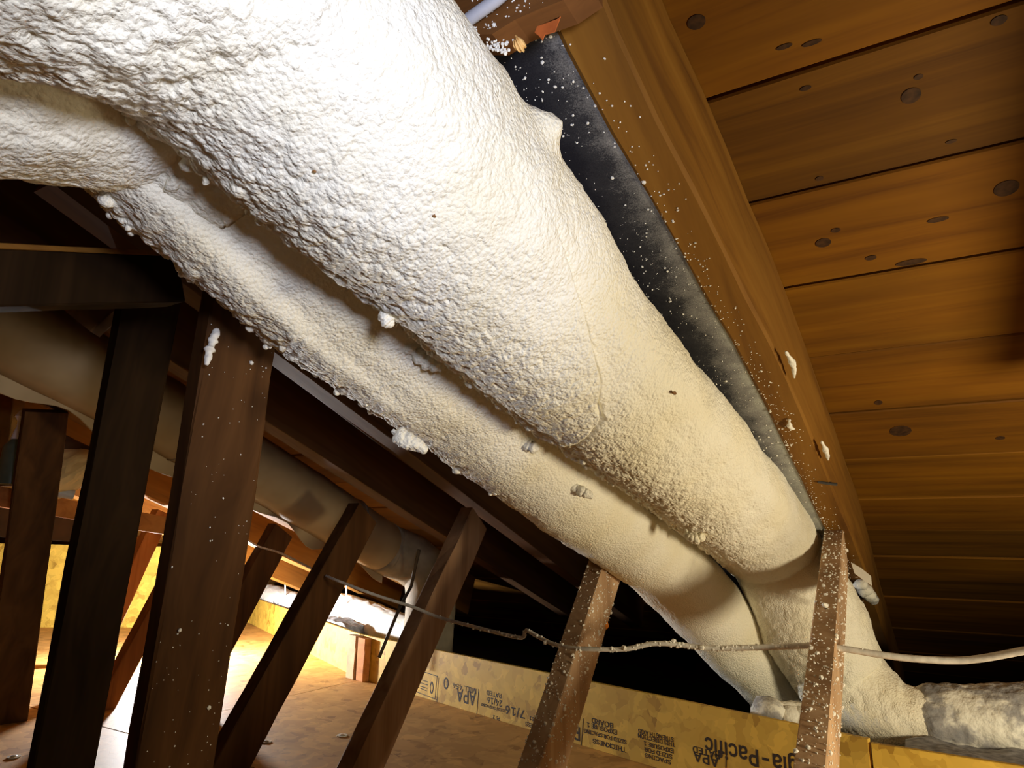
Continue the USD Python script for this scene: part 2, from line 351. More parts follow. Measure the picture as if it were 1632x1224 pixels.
g = np.random.default_rng(3); pts, rad = [], []
for _ in range(520):
    s = .18 + 2.2 * g.beta(1.6, 2.0); w = g.beta(.8, 2.2) * .042
    pts.append(P(raf_left(s) + .003 + w, s, M_BOT)); rad.append(g.choice([.0007, .001, .0014, .0022], p=[.45, .35, .16, .04]))
obj('foam_speck', blobs(pts, rad, seed=4), SPECK, raf, kind='stuff', label='white spray foam specks')
for (x0, y0), (x1, y1), w in (((1252, 560), (1266, 602), .006), ((1309, 703), (1320, 733), .006), ((1258, 668), (1266, 684), .005)):
    a, b = atM(x0, y0, M_BOT - .003), atM(x1, y1, M_BOT - .003)
    obj('foam_smear', smear([a, (a + b) / 2 + g.normal(size=3) * .002, b], w * .7, 9), SPECK, raf, smooth=True, label='white foam smear')
obj('nail_bracket', lumber(atM(1303, 768, M_BOT - .002), atM(1334, 772, M_BOT - .002), .006, .004, NRM), DARKMETAL, raf, label='dark metal bracket')
for X, nm in ((-.97, 'dark rafter between the two ducts, above the web that meets it'), (-1.235, 'dark rafter alongside the tan wrapped duct'),
              (-1.81, 'brown rafter just beyond the tan wrapped duct'), (-2.23, 'second rafter beyond the tan wrapped duct, lit from below'), (-2.65, 'third rafter beyond the tan wrapped duct, near the work bulb')):
    t = thing('rafter', nm, 'rafter', P(X, ridge_s, M_BOT))
    obj('timber', lumber(P(X, ridge_s + .02, (M_BOT + M_DECK) / 2 - .002), P(X, 2.62, (M_BOT + M_DECK) / 2 - .002), M_DECK - M_BOT - .002, .05, NRM, rings=12, seed=int(-X * 10)), RAFTER_DARK if X > -1.6 else RAFTER, t)
t = thing('rafter', 'added unseen short rafter length past the right edge, shading the roof boards', 'rafter', P(.34, ridge_s, M_BOT))  # added out of view for its shade; ends early so the dark band stops
obj('timber', lumber(P(.34, ridge_s + .02, (M_BOT + M_DECK) / 2 - .002), P(.34, 1.12, (M_BOT + M_DECK) / 2 - .002), M_DECK - M_BOT - .002, .05, NRM, rings=12, seed=77), RAFTER, t)
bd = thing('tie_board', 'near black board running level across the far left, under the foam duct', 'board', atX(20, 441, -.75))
obj('timber', lumber(atX(-90, 443, -.75), atX(272, 446, -.75), .062, .04, (0, 0, 1), rings=8, seed=3), SHADE_WOOD, bd)
obj('lit_edge_strip', lumber(atX(-90, 388, -.725), atX(258, 404, -.725), .006, .004, (0, 0, 1), c=.0008, rings=4), RAFTER, bd, label='thin pale strip added as light along the top edge')  # added strip; its paler colour stands for light on the board top
rb = thing('ridge_board', 'brown ridge board with ragged foam specked edge at the top, beside the foam duct', 'board', APEX + np.array([-.34, 0, -.2]))
def ridge_piece(x0, x1, z0, y0=.0):
    xs = np.linspace(x0, x1, 26); gg = np.random.default_rng(11); vs = []
    for i, x in enumerate(xs):
        z = np.interp(x, z0[0], z0[1]) + .012 * (meshkit.noise(np.array([[x * 22, 1.5, 0]]), 2)[0] - .5) + (.006 * gg.uniform(-1, 1))
        for yy, zz in ((-.014, z), (.014, z), (.014, .585), (-.014, .585)): vs.append((x, RIDGE_Y + y0 + yy, EYE[2] + zz))
    f = []
    for k in range(len(xs) - 1):
        for i in range(4):
            a, b = 4 * k + i, 4 * k + (i + 1) % 4
            f += [[a, b, b + 4], [a, b + 4, a + 4]]
    o = 4 * (len(xs) - 1); f += [[0, 2, 1], [0, 3, 2], [o, o + 1, o + 2], [o, o + 2, o + 3]]
    m = trimesh.Trimesh(np.array(vs), f, process=False); m.fix_normals(); return m

# ------------------------------------------------------------------ dark sheet in the bay beside the bright rafter
pan = thing('roof_underlay_panel', 'dark grey sheet between bright rafter and foam duct, speckled with white overspray', 'panel', P(-.3, .6, .6))
MP = M_BOT + .004
ss = np.linspace(ridge_s + .05, 2.9, 30)
poly = Polygon([(raf_left(s) + .002, s) for s in ss] + [(-.60, 2.9), (-.60, ridge_s + .05)])
def px_ms(px, py, m): q = atM(px, py, m) - EYE; return np.array([q[0], q @ D2])
hole = Polygon([px_ms(*p, MP) for p in ((1296, 762), (1316, 788), (1326, 806), (1318, 822), (1306, 812), (1302, 792))])
pm = trimesh.creation.extrude_polygon(poly.difference(hole), .004, engine='earcut')
vv = np.array(pm.vertices); pm.vertices = np.array([P(a, b, MP + c) for a, b, c in vv]); pm.fix_normals()
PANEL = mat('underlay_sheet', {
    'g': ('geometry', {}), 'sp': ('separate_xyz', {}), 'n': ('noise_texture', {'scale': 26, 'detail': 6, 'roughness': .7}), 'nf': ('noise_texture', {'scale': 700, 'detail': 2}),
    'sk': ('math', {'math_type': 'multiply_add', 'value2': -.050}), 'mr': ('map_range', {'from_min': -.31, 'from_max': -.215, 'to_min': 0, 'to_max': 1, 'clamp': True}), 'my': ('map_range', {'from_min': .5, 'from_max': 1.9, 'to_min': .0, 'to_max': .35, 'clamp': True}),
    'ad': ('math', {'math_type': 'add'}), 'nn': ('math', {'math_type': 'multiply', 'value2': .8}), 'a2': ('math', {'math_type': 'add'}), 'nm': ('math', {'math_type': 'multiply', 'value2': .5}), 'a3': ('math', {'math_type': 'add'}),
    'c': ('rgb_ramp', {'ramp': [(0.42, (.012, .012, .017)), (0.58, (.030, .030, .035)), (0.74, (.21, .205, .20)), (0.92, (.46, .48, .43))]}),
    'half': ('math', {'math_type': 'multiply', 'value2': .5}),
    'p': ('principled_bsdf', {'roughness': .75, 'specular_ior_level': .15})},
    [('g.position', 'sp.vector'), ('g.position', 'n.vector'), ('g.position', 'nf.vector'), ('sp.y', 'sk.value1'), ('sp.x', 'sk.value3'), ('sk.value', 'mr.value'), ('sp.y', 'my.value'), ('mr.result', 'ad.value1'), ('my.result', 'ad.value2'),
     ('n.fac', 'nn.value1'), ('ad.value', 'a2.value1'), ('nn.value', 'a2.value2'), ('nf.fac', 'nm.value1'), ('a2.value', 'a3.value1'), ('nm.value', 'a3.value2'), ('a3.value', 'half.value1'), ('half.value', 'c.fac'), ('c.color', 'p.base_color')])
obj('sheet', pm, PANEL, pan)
pts, rad = [], []; g = np.random.default_rng(5)
while len(pts) < 2600:
    s = .15 + 1.7 * g.uniform() ** 1.3; x = raf_left(s) - g.uniform(0.0, .24)
    if meshkit.noise(np.array([[x * 14, s * 9, 0.5]]), 8)[0] < g.uniform(.15, .75): continue
    pts.append(P(x, s, MP - .0003)); rad.append(g.choice([.0005, .0008, .0013, .002], p=[.52, .32, .12, .04]))
obj('foam_speck', blobs(pts, rad, seed=6), SPECK, pan, kind='stuff', label='white foam overspray specks')

# ------------------------------------------------------------------ the foam ducts
duct = thing('foam_insulated_duct', 'large double round duct coated in lumpy cream spray foam, running down the slope', 'duct', P(-.4, .5, .3))
S1 = np.array([-.10, .12, .30, .58, .95, 1.25, 1.51, 1.78])
PR = np.radians([118.3, 118.0, 116.2, 114.5, 111, 107.9, 106.3, 105.2]); PL = np.radians([142.2, 141.8, 140.0, 137.5, 133.0, 129.5, 127.5, 125.5])
RHO = np.array([.553, .553, .553, .555, .575, .59, .60, .605])
def duct1(s):
    a, b, r = np.interp(s, S1, PR), np.interp(s, S1, PL), np.interp(s, S1, RHO)
    pc, hf = (a + b) / 2, (b - a) / 2
    return r * np.cos(pc), r * np.sin(pc), r * np.sin(hf)
def s_grid(s0, s1, k):      # finer near the camera
    out = [s0]
    while out[-1] < s1: out.append(out[-1] + k * math.hypot(.45, max(out[-1], 0.1)))
    return np.array(out)
sg = s_grid(-.03, 1.70, .0033)
x1, m1, r1 = duct1(sg)
path1 = np.array([P(x, s, m) for x, s, m in zip(x1, sg, m1)])
e1 = EYE - path1[60]; e1 -= D2 * (e1 @ D2); SIGN = 1.0 if np.cross(D2, unit(e1))[0] > 0 else -1.0       # +: towards the bright rafter
def seam(th): return np.interp(np.degrees(th), [-100, -85, -60, -20, 0, 20, 40], [.69, .675, .665, .61, .535, .43, .30])
def disp1(p, th, k):
    a = th * SIGN; s = (p - EYE) @ D2
    lip = np.exp(-((np.degrees(a) + 86) / 22.0) ** 2)
    rough = .45 + 1.1 * np.clip((-np.degrees(a) - 5) / 80, 0, 1) * (.6 + .8 * meshkit.fbm(p * 7, 2, 9))
    h = rough * (.0022 * popcorn(p, .0070, 1, .9) + .0018 * popcorn(p, .0125, 2, .45)) + (.3 + .7 * rough) * .0016 * popcorn(p, .0048, 3, .9)
    h += .012 * (meshkit.fbm(p * 9, 2, 4) - .5) + .004 * (meshkit.fbm(p * 34, 2, 6) - .5)
    h += lip * (.010 * (meshkit.fbm(p * 30, 3, 12) - .5) + .004 * popcorn(p, .013, 5, .5))
    for q0_, am in ((atD(858, 200, .625), .011), (atD(872, 218, .63), .009), (atD(800, 128, .60), .004)):       # lumps on the right-hand outline
        h += am * np.exp(-((p - q0_) ** 2).sum(1) / .016 ** 2) * (.6 + .8 * meshkit.fbm(p * 60, 2, 17))
    st = np.clip((seam(a) + .02 * (meshkit.noise(p * 18, 3) - .5) - s) / .004, 0, 1)
    h += .009 * (st - 1) * np.clip((np.degrees(a) + 95) / 20, 0, 1) * np.clip((34 - np.degrees(a)) / 25, 0, 1)
    h -= .006 * np.exp(-((seam(a) + .02 * (meshkit.noise(p * 18, 3) - .5) - s + .004) / .005) ** 2) * np.clip((30 - np.degrees(a)) / 25, 0, 1)
    h -= .07 * np.clip((.10 - .05 * (1 + np.degrees(a) / 90) + .02 * (meshkit.fbm(p * 20, 2, 15) - .5) - s) / .035, 0, 1)        # fades into the bend over the ridge
    h -= .06 * np.clip((s - 1.655) / .045, 0, 1) ** 2           # rounded end
    return h - .003
mesh1, g1 = foam_tube(path1, r1, 460, disp1)
obj('upper_duct', mesh1, FOAM, duct, smooth=True)
# lower duct
S2 = np.array([-.10, .15, .40, .63, .85, 1.1, 1.35, 1.7, 2.1]); P2 = np.radians([147.2, 147.2, 148.3, 147.6, 147.0, 146.0, 144.5, 142.6, 141.5]); H2 = np.radians([8.6, 8.6, 8.6, 8.4, 8.2, 8.0, 8.0, 8.2, 8.6])
def duct2(s):
    a, hf = np.interp(s, S2, P2), np.interp(s, S2, H2); r = np.interp(s, [0, .6, 1.2, 2.0], [.68, .68, .66, .64])
    return r * np.cos(a - hf), r * np.sin(a - hf), r * np.sin(hf)
sg2 = s_grid(.10, 1.38, .0044)
x2, m2, r2 = duct2(sg2)
path2 = np.array([P(x, s, m) for x, s, m in zip(x2, sg2, m2)])
tail = smooth_path([path2[-1], atY(1163, 1012, 1.70), atY(1214, 1066, 1.80), atY(1246, 1112, 1.85), atY(1256, 1190, 1.86)], 110)
path2 = np.vstack([path2, tail[1:]]); r2 = np.r_[r2, np.linspace(r2[-1], .080, 109)]
def disp2(p, th, k):
    a = th * SIGN; s = (p - EYE) @ D2
    low = np.exp(-((np.degrees(a) + 80) / 26.0) ** 2)
    near = np.clip(1.5 - s, .35, 1)
    h = near * (.0020 * popcorn(p, .0072, 21, .9) + .0016 * popcorn(p, .0135, 22, .45) + .0014 * popcorn(p, .0048, 23, .9)) * (.55 + .9 * low)
    h += .012 * (meshkit.fbm(p * 10, 2, 24) - .5)
    h += low * near * (.010 * (meshkit.fbm(p * 28, 3, 32) - .5) + .004 * popcorn(p, .014, 25, .45))
    d = np.degrees(a) - (-38 - 22 * np.clip(s - .2, 0, 1))
    h += .018 * np.clip(.62 - s, 0, .35) / .35 * (1 / (1 + np.exp(d / 2.2)) - .5)       # a second, smaller pass edge
    return h - .003
mesh2, g2 = foam_tube(path2, r2, 360, disp2)
obj('lower_duct', mesh2, FOAM, duct, smooth=True)
# both ducts bend over the ridge and go down behind it, to the left of the camera
def over(xa, ma, s0, n, ln, dz):
    a = P(xa, s0, ma); b = a + .02 * -D2
    pts = [P(xa, s0 + .10, ma), a] + [a + unit(D2B * .75 - D2 * .25) * .05] + [a + unit(D2B * .75 - D2 * .25) * .05 + D2B * t for t in (.08, .22, .40, ln)]
    pts = [q + np.array([0, 0, dz * min(1, max(0, i - 1) / 2)]) for i, q in enumerate(pts)]
    return smooth_path(pts, n)
bx1, bm1, br1 = duct1(.14); bx2, bm2, br2 = duct2(.16)
def dispb(seed, amp):
    def f(p, th, k):
        low = np.exp(-((np.degrees(th * SIGN) + 80) / 28.0) ** 2)
        h = amp * (.0026 * popcorn(p, .0075, seed, .9) + .0022 * popcorn(p, .014, seed + 1, .5) + .0018 * popcorn(p, .005, seed + 2, .9))
        h += .022 * (meshkit.fbm(p * 12, 3, seed + 3) - .5) + low * .014 * (meshkit.fbm(p * 26, 3, seed + 4) - .4)
        return h - .006
    return f
mb1, gb1 = foam_tube(over(bx1, bm1, .14, 260, .75, .032), br1 * .97, 380, dispb(41, 1.2))
obj('upper_bend', mb1, FOAM, duct, smooth=True)
mb2, gb2 = foam_tube(over(bx2, bm2, .12, 240, .75, -.020), br2 * 1.0, 320, dispb(51, .8))
obj('lower_bend', mb2, FOAM, duct, smooth=True)
# ragged lumps along the pass edges
g = np.random.default_rng(21); pts, rad = [], []
n1 = g1.shape[1]; nf = int(n1 * .74)
def idx(deg, nn): return int(np.clip((np.radians(deg * SIGN) + np.radians(112)) / (2 * np.radians(112)) * int(nn * .74), 0, nn - 1))
for _ in range(230):
    i = int(g.uniform(.08, .93) * len(g1)); d = g.normal(-84, 7); p = g1[i, idx(d, n1)]
    pts.append(p + g.normal(size=3) * .001); rad.append(g.choice([.0018, .0026, .0038, .0055], p=[.4, .36, .2, .04]))
for _ in range(110):
    i = int(g.uniform(0, .55) * len(g2)); d = g.normal(-84, 8); p = g2[i, idx(d, g2.shape[1])]
    pts.append(p + g.normal(size=3) * .001); rad.append(g.choice([.0018, .0028, .004, .0058], p=[.4, .34, .22, .04]))
obj('foam_nodule', blobs(pts, rad, fine=True, seed=8), FOAM, duct, smooth=True, kind='stuff')

# the thinner duct that leaves the end of the big one and turns right along the eave
eave = thing('eave_duct', 'thinner foam coated duct bending right behind the low wall at bottom right', 'duct', P(-.1, 1.9, .3))
q0 = P(*[(a) for a in (-.255, 1.58, .525)]); 
EY = 1.74
c1, c2, c3 = atY(1313, 1030, 1.74), atY(1352, 1095, 1.76), atY(1425, 1148, EY)
ep = smooth_path([q0, c1, c2, c3, atY(1530, 1158, EY), atY(1632, 1158, EY), atY(1900, 1175, EY)], 200)
ER = np.interp(np.linspace(0, 1, 200), [0, .18, .32, .5, 1], [.105, .118, .104, .082, .080])
def dispe(p, th, k):
    return .003 * popcorn(p, .012, 61) + .014 * (meshkit.fbm(p * 12, 3, 63) - .5) - np.clip(k - .86, 0, 1) * .12 + np.clip(k - .76, 0, .24) * .10 * (meshkit.fbm(p * 16, 3, 64) - .35)
me, ge = foam_tube(ep[:112], ER[:112], 150, dispe)
obj('foam_coat', me, FOAM, eave, smooth=True)
me2, _ = foam_tube(ep[96:], ER[96:] - .004 - .03 * np.clip(1 - np.arange(104) / 14, 0, 1), 130, lambda p, th, k: .004 * popcorn(p, .014, 71) + .022 * (meshkit.fbm(p * 11, 3, 73) - .5))
obj('dusty_run', me2, FOAM_GREY, eave, smooth=True, label='grey dusted foam run with white patches')

# ------------------------------------------------------------------ tan wrapped duct in the background
tan = thing('wrapped_duct', 'long smooth tan paper wrapped duct sloping down behind the posts at left', 'duct', P(-1.6, .5, .5))
def tan_c(s):
    a, b = np.radians(np.interp(s, [0, .6, 1.2, 1.8], [157.0, 156.2, 156.6, 157.4])), np.radians(np.interp(s, [0, .6, 1.2, 1.8], [163.3, 162.3, 162.4, 163.2]))
    r = 1.66; pc, hf = (a + b) / 2, (b - a) / 2
    return P(r * np.cos(pc), s, r * np.sin(pc)), r * np.sin(hf)
st_ = np.linspace(-.35, 1.72, 60)
tp = [tan_c(s)[0] for s in st_]; tr = [tan_c(s)[1] for s in st_]
el = smooth_path([tp[-1], tp[-1] + D2 * .10 + np.array([.05, 0, -.01]), tp[-1] + D2 * .13 + np.array([.10, 0, -.08]), tp[-1] + D2 * .12 + np.array([.11, 0, -.32])], 26)
tp, tr = np.vstack([tp, el[1:]]), np.r_[tr, np.full(25, tr[-1] * 1.0)]
mt, gt = foam_tube(tp[:62], tr[:62], 90, lambda p, th, k: .010 * (meshkit.fbm(p * 9, 3, 81) - .5))
obj('wrap', mt, KRAFT, tan, smooth=True)
mt2, _ = foam_tube(tp[58:], tr[58:] * 1.03, 80, lambda p, th, k: .012 * (meshkit.fbm(p * 12, 3, 83) - .5))
obj('elbow', mt2, plain('dull_elbow', (.30, .25, .17), vary=.3, vscale=18), tan, smooth=True)
# torn lower flange of the wrap
fl = []
for i, s in enumerate(np.linspace(.1, 1.7, 60)):
    c, r = tan_c(s); pd = unit(np.array([0, 0, -1]) + .25 * unit(c - EYE)); w = .020 + .060 * meshkit.noise(np.array([[s * 9, .3, 0]]), 4)[0]
    fl.append([c + pd * r * .86, c + pd * (r * .86 + w)])
fl = np.array(fl); v = np.vstack([fl.reshape(-1, 3), fl.reshape(-1, 3) + np.array([.002, .002, 0])]); n = len(fl); f = []
for i in range(n - 1):
    a, b, c_, d_ = 2 * i, 2 * i + 1, 2 * i + 3, 2 * i + 2; o = 2 * n
    f += [[a, b, c_], [a, c_, d_], [a + o, c_ + o, b + o], [a + o, d_ + o, c_ + o], [b, b + o, c_ + o], [b, c_ + o, c_], [a, d_ + o, a + o], [a, d_, d_ + o]]
obj('wrap_flange', trimesh.Trimesh(v, f, process=False), KRAFT, tan, label='torn lower edge of the wrap')
def ring(s, k=1.02, r=.0035):
    c, R = tan_c(s); a = np.linspace(0, 2 * np.pi, 40)[:, None]
    return pipe(c + R * k * (np.cos(a) * np.array([1, 0, 0]) + np.sin(a) * NRM), r, 6, cap=False)
obj('tie_cord', join([ring(.86), blobs([tan_c(.86)[0] + unit(EYE - tan_c(.86)[0] + NRM * 1.2) * tan_c(.86)[1] * 1.04], [.012], fine=True)]), STRING, tan, smooth=True)
obj('tie_cord', ring(1.50), STRING, tan, smooth=True)

# ------------------------------------------------------------------ floor, low OSB wall, eave
H = .148
DAM = [(-6.0, 3.0), (-3.45, 2.80), (-1.75, 1.92), (-.09, 1.42), (1.3, 1.36)]
def damY(x): return np.interp(x, [d[0] for d in DAM], [d[1] for d in DAM])
floor = thing('floor', kind='structure')
area = Polygon([(XL, -1.6)] + [(x, y + .006) for x, y in DAM] + [(1.3, -1.6)])
for i, (ya, yb) in enumerate(((-1.6, -.16), (-.16, 1.06), (1.06, 2.28), (2.28, 4.0))):
    x = XL - .3 * i
    while x < 1.3:
        q = area.intersection(sbox(x + .0015, ya + .0015, x + 2.4385, yb - .0015))
        for gm in getattr(q, 'geoms', [q]):
            if gm.area > .002:
                mm = trimesh.creation.extrude_polygon(gm, .018, engine='earcut'); mm.apply_translation((0, 0, -.018 - .0006 * (i % 2)))
                obj('panel', mm, OSB_FLOOR, floor)
        x += 2.44
for px, py in ((22, 1206), (30, 1118), (203, 1024), (156, 1061), (346, 1064), (336, 1118), (470, 1062), (545, 1172), (424, 1182), (250, 1150)):
    p = atZ(px, py, .001)
    mm = trimesh.creation.cylinder(radius=.013, height=.002, sections=20); dome = trimesh.creation.icosphere(2, radius=.006); dome.apply_scale((1, 1, .4))
    mm.apply_translation(p); dome.apply_translation(p + (0, 0, .001))
    obj('cap_washer', join([mm, dome]), WASHER, floor, smooth=30, label='pale cap washer')
bed = obj('floor', boxm((XL, .9, -.16), (1.3, 4.6, -.14)), DARKBED, kind='structure')
wl = thing('wall_left', kind='structure')
for i in range(14):
    obj('plank', boxm((XL - .02, -1.4 + i * .36, -.15), (XL, -1.044 + i * .36, 1.15)), DECK[(i * 3) % 4], wl)
wr = thing('wall_far', kind='structure')
for i in range(3):
    obj('plank', boxm((XL, 4.3, -.16 + i * .16), (1.3, 4.32, -.004 + i * .16)), DECK[3], wr)

def dam_board(a, b, label, z1=H, th=.012):
    a, b = np.array([*a, 0.0]), np.array([*b, 0.0]); t = unit(b - a); nrm = np.cross(t, (0, 0, 1.0))
    m = frame_prism([(-th / 2, .0005), (th / 2, .0005), (th / 2, z1 - .001), (th / 2 - .001, z1), (-th / 2 + .001, z1), (-th / 2, z1 - .001)], a + t * .002, b - t * .002, nrm, np.array([0, 0, 1.0]))
    th_ = thing('osb_board', label, 'board', (a + b) / 2, group=None)
    obj('board', m, OSB_DAM, th_); return th_
D_far = dam_board(DAM[0], DAM[1], 'farthest OSB board of the low wall, deep at left')
D_left = dam_board(DAM[1], DAM[2], 'brightly lit OSB board of the low wall, between the leaning webs at left')
D_mid = dam_board(DAM[2], DAM[3], 'OSB board of the low wall printed with black upside-down stamps')
D_right = dam_board(DAM[3], DAM[4], 'OSB board of the low wall at bottom right under the grey dusted duct', z1=H - .006)
# stamps: printed upside down on the middle board
A3, B3 = np.array([*DAM[2], 0.0]), np.array([*DAM[3], 0.0]); TD = unit(B3 - A3); ND = np.cross(TD, (0, 0, 1.0))
if ND[1] > 0: ND = -ND
def dam_uv(px, py):
    r = ray(px, py); pt = A3 + ND * .006
    t = ((pt - EYE) @ ND) / (r @ ND); q = EYE + r * t
    return (q - A3) @ TD, q[2]
def stamp(text, px, py, h, bold=True, wide=1.0):
    """px, py: where the rotated text begins (its right-hand end in the picture, its baseline at the top)."""
    m = meshkit.text_mesh(text, h, .0008, bold=bold); v = np.array(m.vertices); u, z = dam_uv(px, py)
    q = A3 + ND * .0055 + np.outer(u - v[:, 0] * wide, TD) + np.outer(z - v[:, 1], (0, 0, 1.0)) + np.outer(v[:, 2], ND)
    m = trimesh.Trimesh(q, m.faces, process=False); return m
def rule(px, py, px2, py2, w=.0022):
    (u, z), (u2, z2) = dam_uv(px, py), dam_uv(px2, py2)
    a, b = A3 + ND * .006 + TD * u + np.array([0, 0, z]), A3 + ND * .006 + TD * u2 + np.array([0, 0, z2])
    return lumber(a, b, w, .0008, np.cross(b - a, ND), c=.0002, rings=1, wob=0)
marks = [('APA', 759, 1105, .034, True, .95), ('MILL 454', 760, 1098, .014, True, 1.25),
         ('24/16', 801, 1117, .016, True, 1.0), ('RATED', 800, 1106, .012, True, 1.2), ('SIZED FOR SPACING', 806, 1131, .0075, True, 1.0), ('PS 2', 797, 1143, .010, True, 1.0),
         ('7/16', 838, 1133, .020, True, 1.3), ('THICKNESS', 872, 1160, .010, True, 1.0), ('EXPOSURE 1', 874, 1150, .009, True, .9),
         ('RIM', 926, 1160, .030, True, 1.0), ('BOARD', 978, 1153, .011, True, 1.3), ('EXPOSURE 1', 984, 1164, .010, True, 1.1), ('SIZED FOR SPACING', 999, 1180, .0085, True, 1.1), ('THICKNESS', 998, 1192, .010, True, 1.25),
         ('STRENGTH AXIS', 1074, 1176, .0085, True, 1.0), ('THIS DIRECTION', 1076, 1184, .0085, True, 1.0), ('EXPOSURE 1', 1074, 1194, .0085, True, 1.1), ('SIZED FOR', 1072, 1203, .0085, True, 1.2), ('SPACING', 1070, 1212, .0085, True, 1.3),
         ('RATED', 1148, 1200, .012, True, 1.2), ('APA', 1146, 1208, .018, True, 1.2), ('Georgia-Pacific', 1352, 1231, .030, True, .92)]
for tx, px, py, h, b, w in marks:
    obj('lettering', stamp(tx, px, py, h, b, w), INK, D_mid)
for r in ((699, 1080, 696, 1120), (763, 1098, 760, 1139), (930, 1145, 926, 1191), (1158, 1200, 1157, 1224), (664, 1067, 698, 1078), (655, 1099, 696, 1115), (696.5, 1078, 693, 1115), (668, 1082, 682, 1087), (667, 1087, 682, 1092), (662, 1091, 681, 1097), (663, 1094, 680, 1101)):
    obj('stamp_rule', rule(*r), INK, D_mid)
def disc_mark(px, py, rx, rz, hollow):
    u, z = dam_uv(px, py); a = np.linspace(0, 2 * np.pi, 28)
    pg = Polygon(np.stack([rx * np.cos(a), rz * np.sin(a)], -1))
    if hollow: pg = pg.difference(Polygon(np.stack([rx * .62 * np.cos(a), rz * .66 * np.sin(a)], -1)))
    m = trimesh.creation.extrude_polygon(pg, .0008, engine='earcut'); v = np.array(m.vertices)
    return trimesh.Trimesh(A3 + ND * .0055 + np.outer(u - v[:, 0], TD) + np.outer(z - v[:, 1], (0, 0, 1.0)) + np.outer(v[:, 2], ND), m.faces, process=False)
obj('stamp_emblem', disc_mark(711, 1089, .012, .017, True), INK, D_mid)
obj('stamp_emblem', disc_mark(688, 1096, .009, .018, True), INK, D_mid)

# cleat and orange block at the board joint
cl = thing('wall_cleat', 'short upright timber cleat covering the joint of the low OSB wall', 'cleat', (*DAM[2], 0))
p0 = A3 + ND * .022 + TD * -.005; obj('block', lumber(p0 + (0, 0, .001), p0 + (0, 0, H - .002), .055, .03, TD, rings=3), plain('cleat_wood', (.50, .31, .15), vary=.2, vscale=30), cl)
ob = thing('timber_block', 'orange timber block standing behind the cleat against the low wall', 'block', (*DAM[2], 0))
p0 = A3 + ND * .020 + TD * .055; obj('block', lumber(p0 + (0, 0, .001), p0 + (0, 0, H - .006), .05, .025, TD, rings=3), LEDGER, ob)

# ------------------------------------------------------------------ posts and webs
def post(px0, py0, px1, X, w, d, z0, label, m, seed, group=None, top=0, name='post', cat='post', wdir=(1, .25, 0)):
    a = atX(px0, py0, X); b = atX(px1[0], px1[1], X * (1.13 if name == 'post' else 1.0)); t = unit(a - b)
    p0 = b + t * (z0 - b[2]) / t[2]; p1 = a + t * top
    if top is None: pass
    lim = M_BOT - .003 - .5 * w * abs(unit(np.array(wdir, float)) @ NRM) - .01 * (name == 'web'); over_ = (p1 - EYE) @ NRM - lim
    if over_ > 0: p1 = p1 - t * over_ / (t @ NRM)
    th_ = thing(name, label, cat, p0, group=group)
    obj('timber', lumber(p0, p1, w, d, wdir, rings=12, seed=seed, wob=.0018), m, th_)
    return th_, p0, p1
tB, b0, b1 = post(385, 500, (270, 1224), -.66, .089, .030, .0005, 'broad dark brown post flecked with foam, nearest on the left', POST, 1, top=.06, wdir=(.12, 1, 0))
tA, a0, a1 = post(240, 470, (97, 1224), -.97, .080, .034, .0005, 'near black post left of the foam flecked one', SHADE_WOOD, 2, top=.02, wdir=(.2, 1, 0))
tC, c0_, c1_ = post(75, 640, (14, 1100), -1.80, .092, .036, .0005, 'thin dark post at the left edge of the picture', POST, 3, top=.05, wdir=(.2, 1, 0))
g = np.random.default_rng(12); pts, rad = [], []
tb = unit(b1 - b0); ed = unit(np.array([.12, 1, 0])); fn = np.cross(tb, ed); fn = fn if fn @ (EYE - b1) > 0 else -fn
for _ in range(120):
    u = g.uniform(.25, 1) ; pts.append(b0 + (b1 - b0) * u + ed * g.uniform(-.042, .042) + fn * .0154); rad.append(g.choice([.0005, .0008, .0012, .0026], p=[.5, .3, .16, .04]))
obj('foam_speck', blobs(pts, rad, seed=13), SPECK, tB, kind='stuff', label='white foam specks')
obj('foam_smear', smear([atX(329, 582, -.640), atX(335, 555, -.640), atX(347, 524, -.640)], .006, 3), SPECK, tB, smooth=True, label='white foam smear')

webs = {}
for k, (X, p_top, p_bot, m, lab, topx, w) in enumerate([
        (-1.81, (450, 840), (340, 1040), POST, 'leaning web with bright orange edge, left of the one before the tan duct', .10, .089),  # darker post wood puts the backlit shade into the colour
        (-1.235, (573, 828), (377, 1190), POST, 'leaning web standing clear in front of the tan wrapped duct', .02, .089),  # backlit too, its shade given by the same dark wood
        (-.97, (755, 828), (575, 1224), WEB, 'leaning web beside the stamped boards, left of the dangling strap end', .03, .089),
        (-.55, (965, 905), (864, 1224), WEB_DUST_LIT, 'foam dusted leaning web crossing the stamped board, under the foam duct', .03, .089),
        (-.13, (1338, 818), (1303, 1224), WEB_DUST_LIT, 'foam flecked upright web before the far end of the foam duct', .0, .089)]):
    webs[k] = post(*p_top, p_bot, X, w, .038, .0005, lab, m, 20 + k, top=topx, name='web', cat='web', group=None, wdir=(0, 1, 0))
for k, n, sz in ((3, 900, 1.25), (4, 1100, 1.35)):
    th_, p0, p1 = webs[k]; t = unit(p1 - p0); e = unit(np.array([0, 1, 0]) - t * (np.array([0, 1, 0]) @ t)); fn = np.array([1.0, 0, 0])
    pts, rad = [], []
    for _ in range(n):
        u = g.uniform(.08, 1); side = g.uniform() < (.4, .7)[k - 3]
        pts.append(p0 + (p1 - p0) * u + (-e * .0447 + fn * g.uniform(-.019, .019) if side else e * g.uniform(-.044, .044) + fn * .0192)); rad.append(sz * g.choice([.0006, .001, .0016, .0028], p=[.4, .34, .2, .06]))
    obj('foam_speck', blobs(pts, rad, seed=30 + k), SPECK, th_, kind='stuff', label='white foam specks')
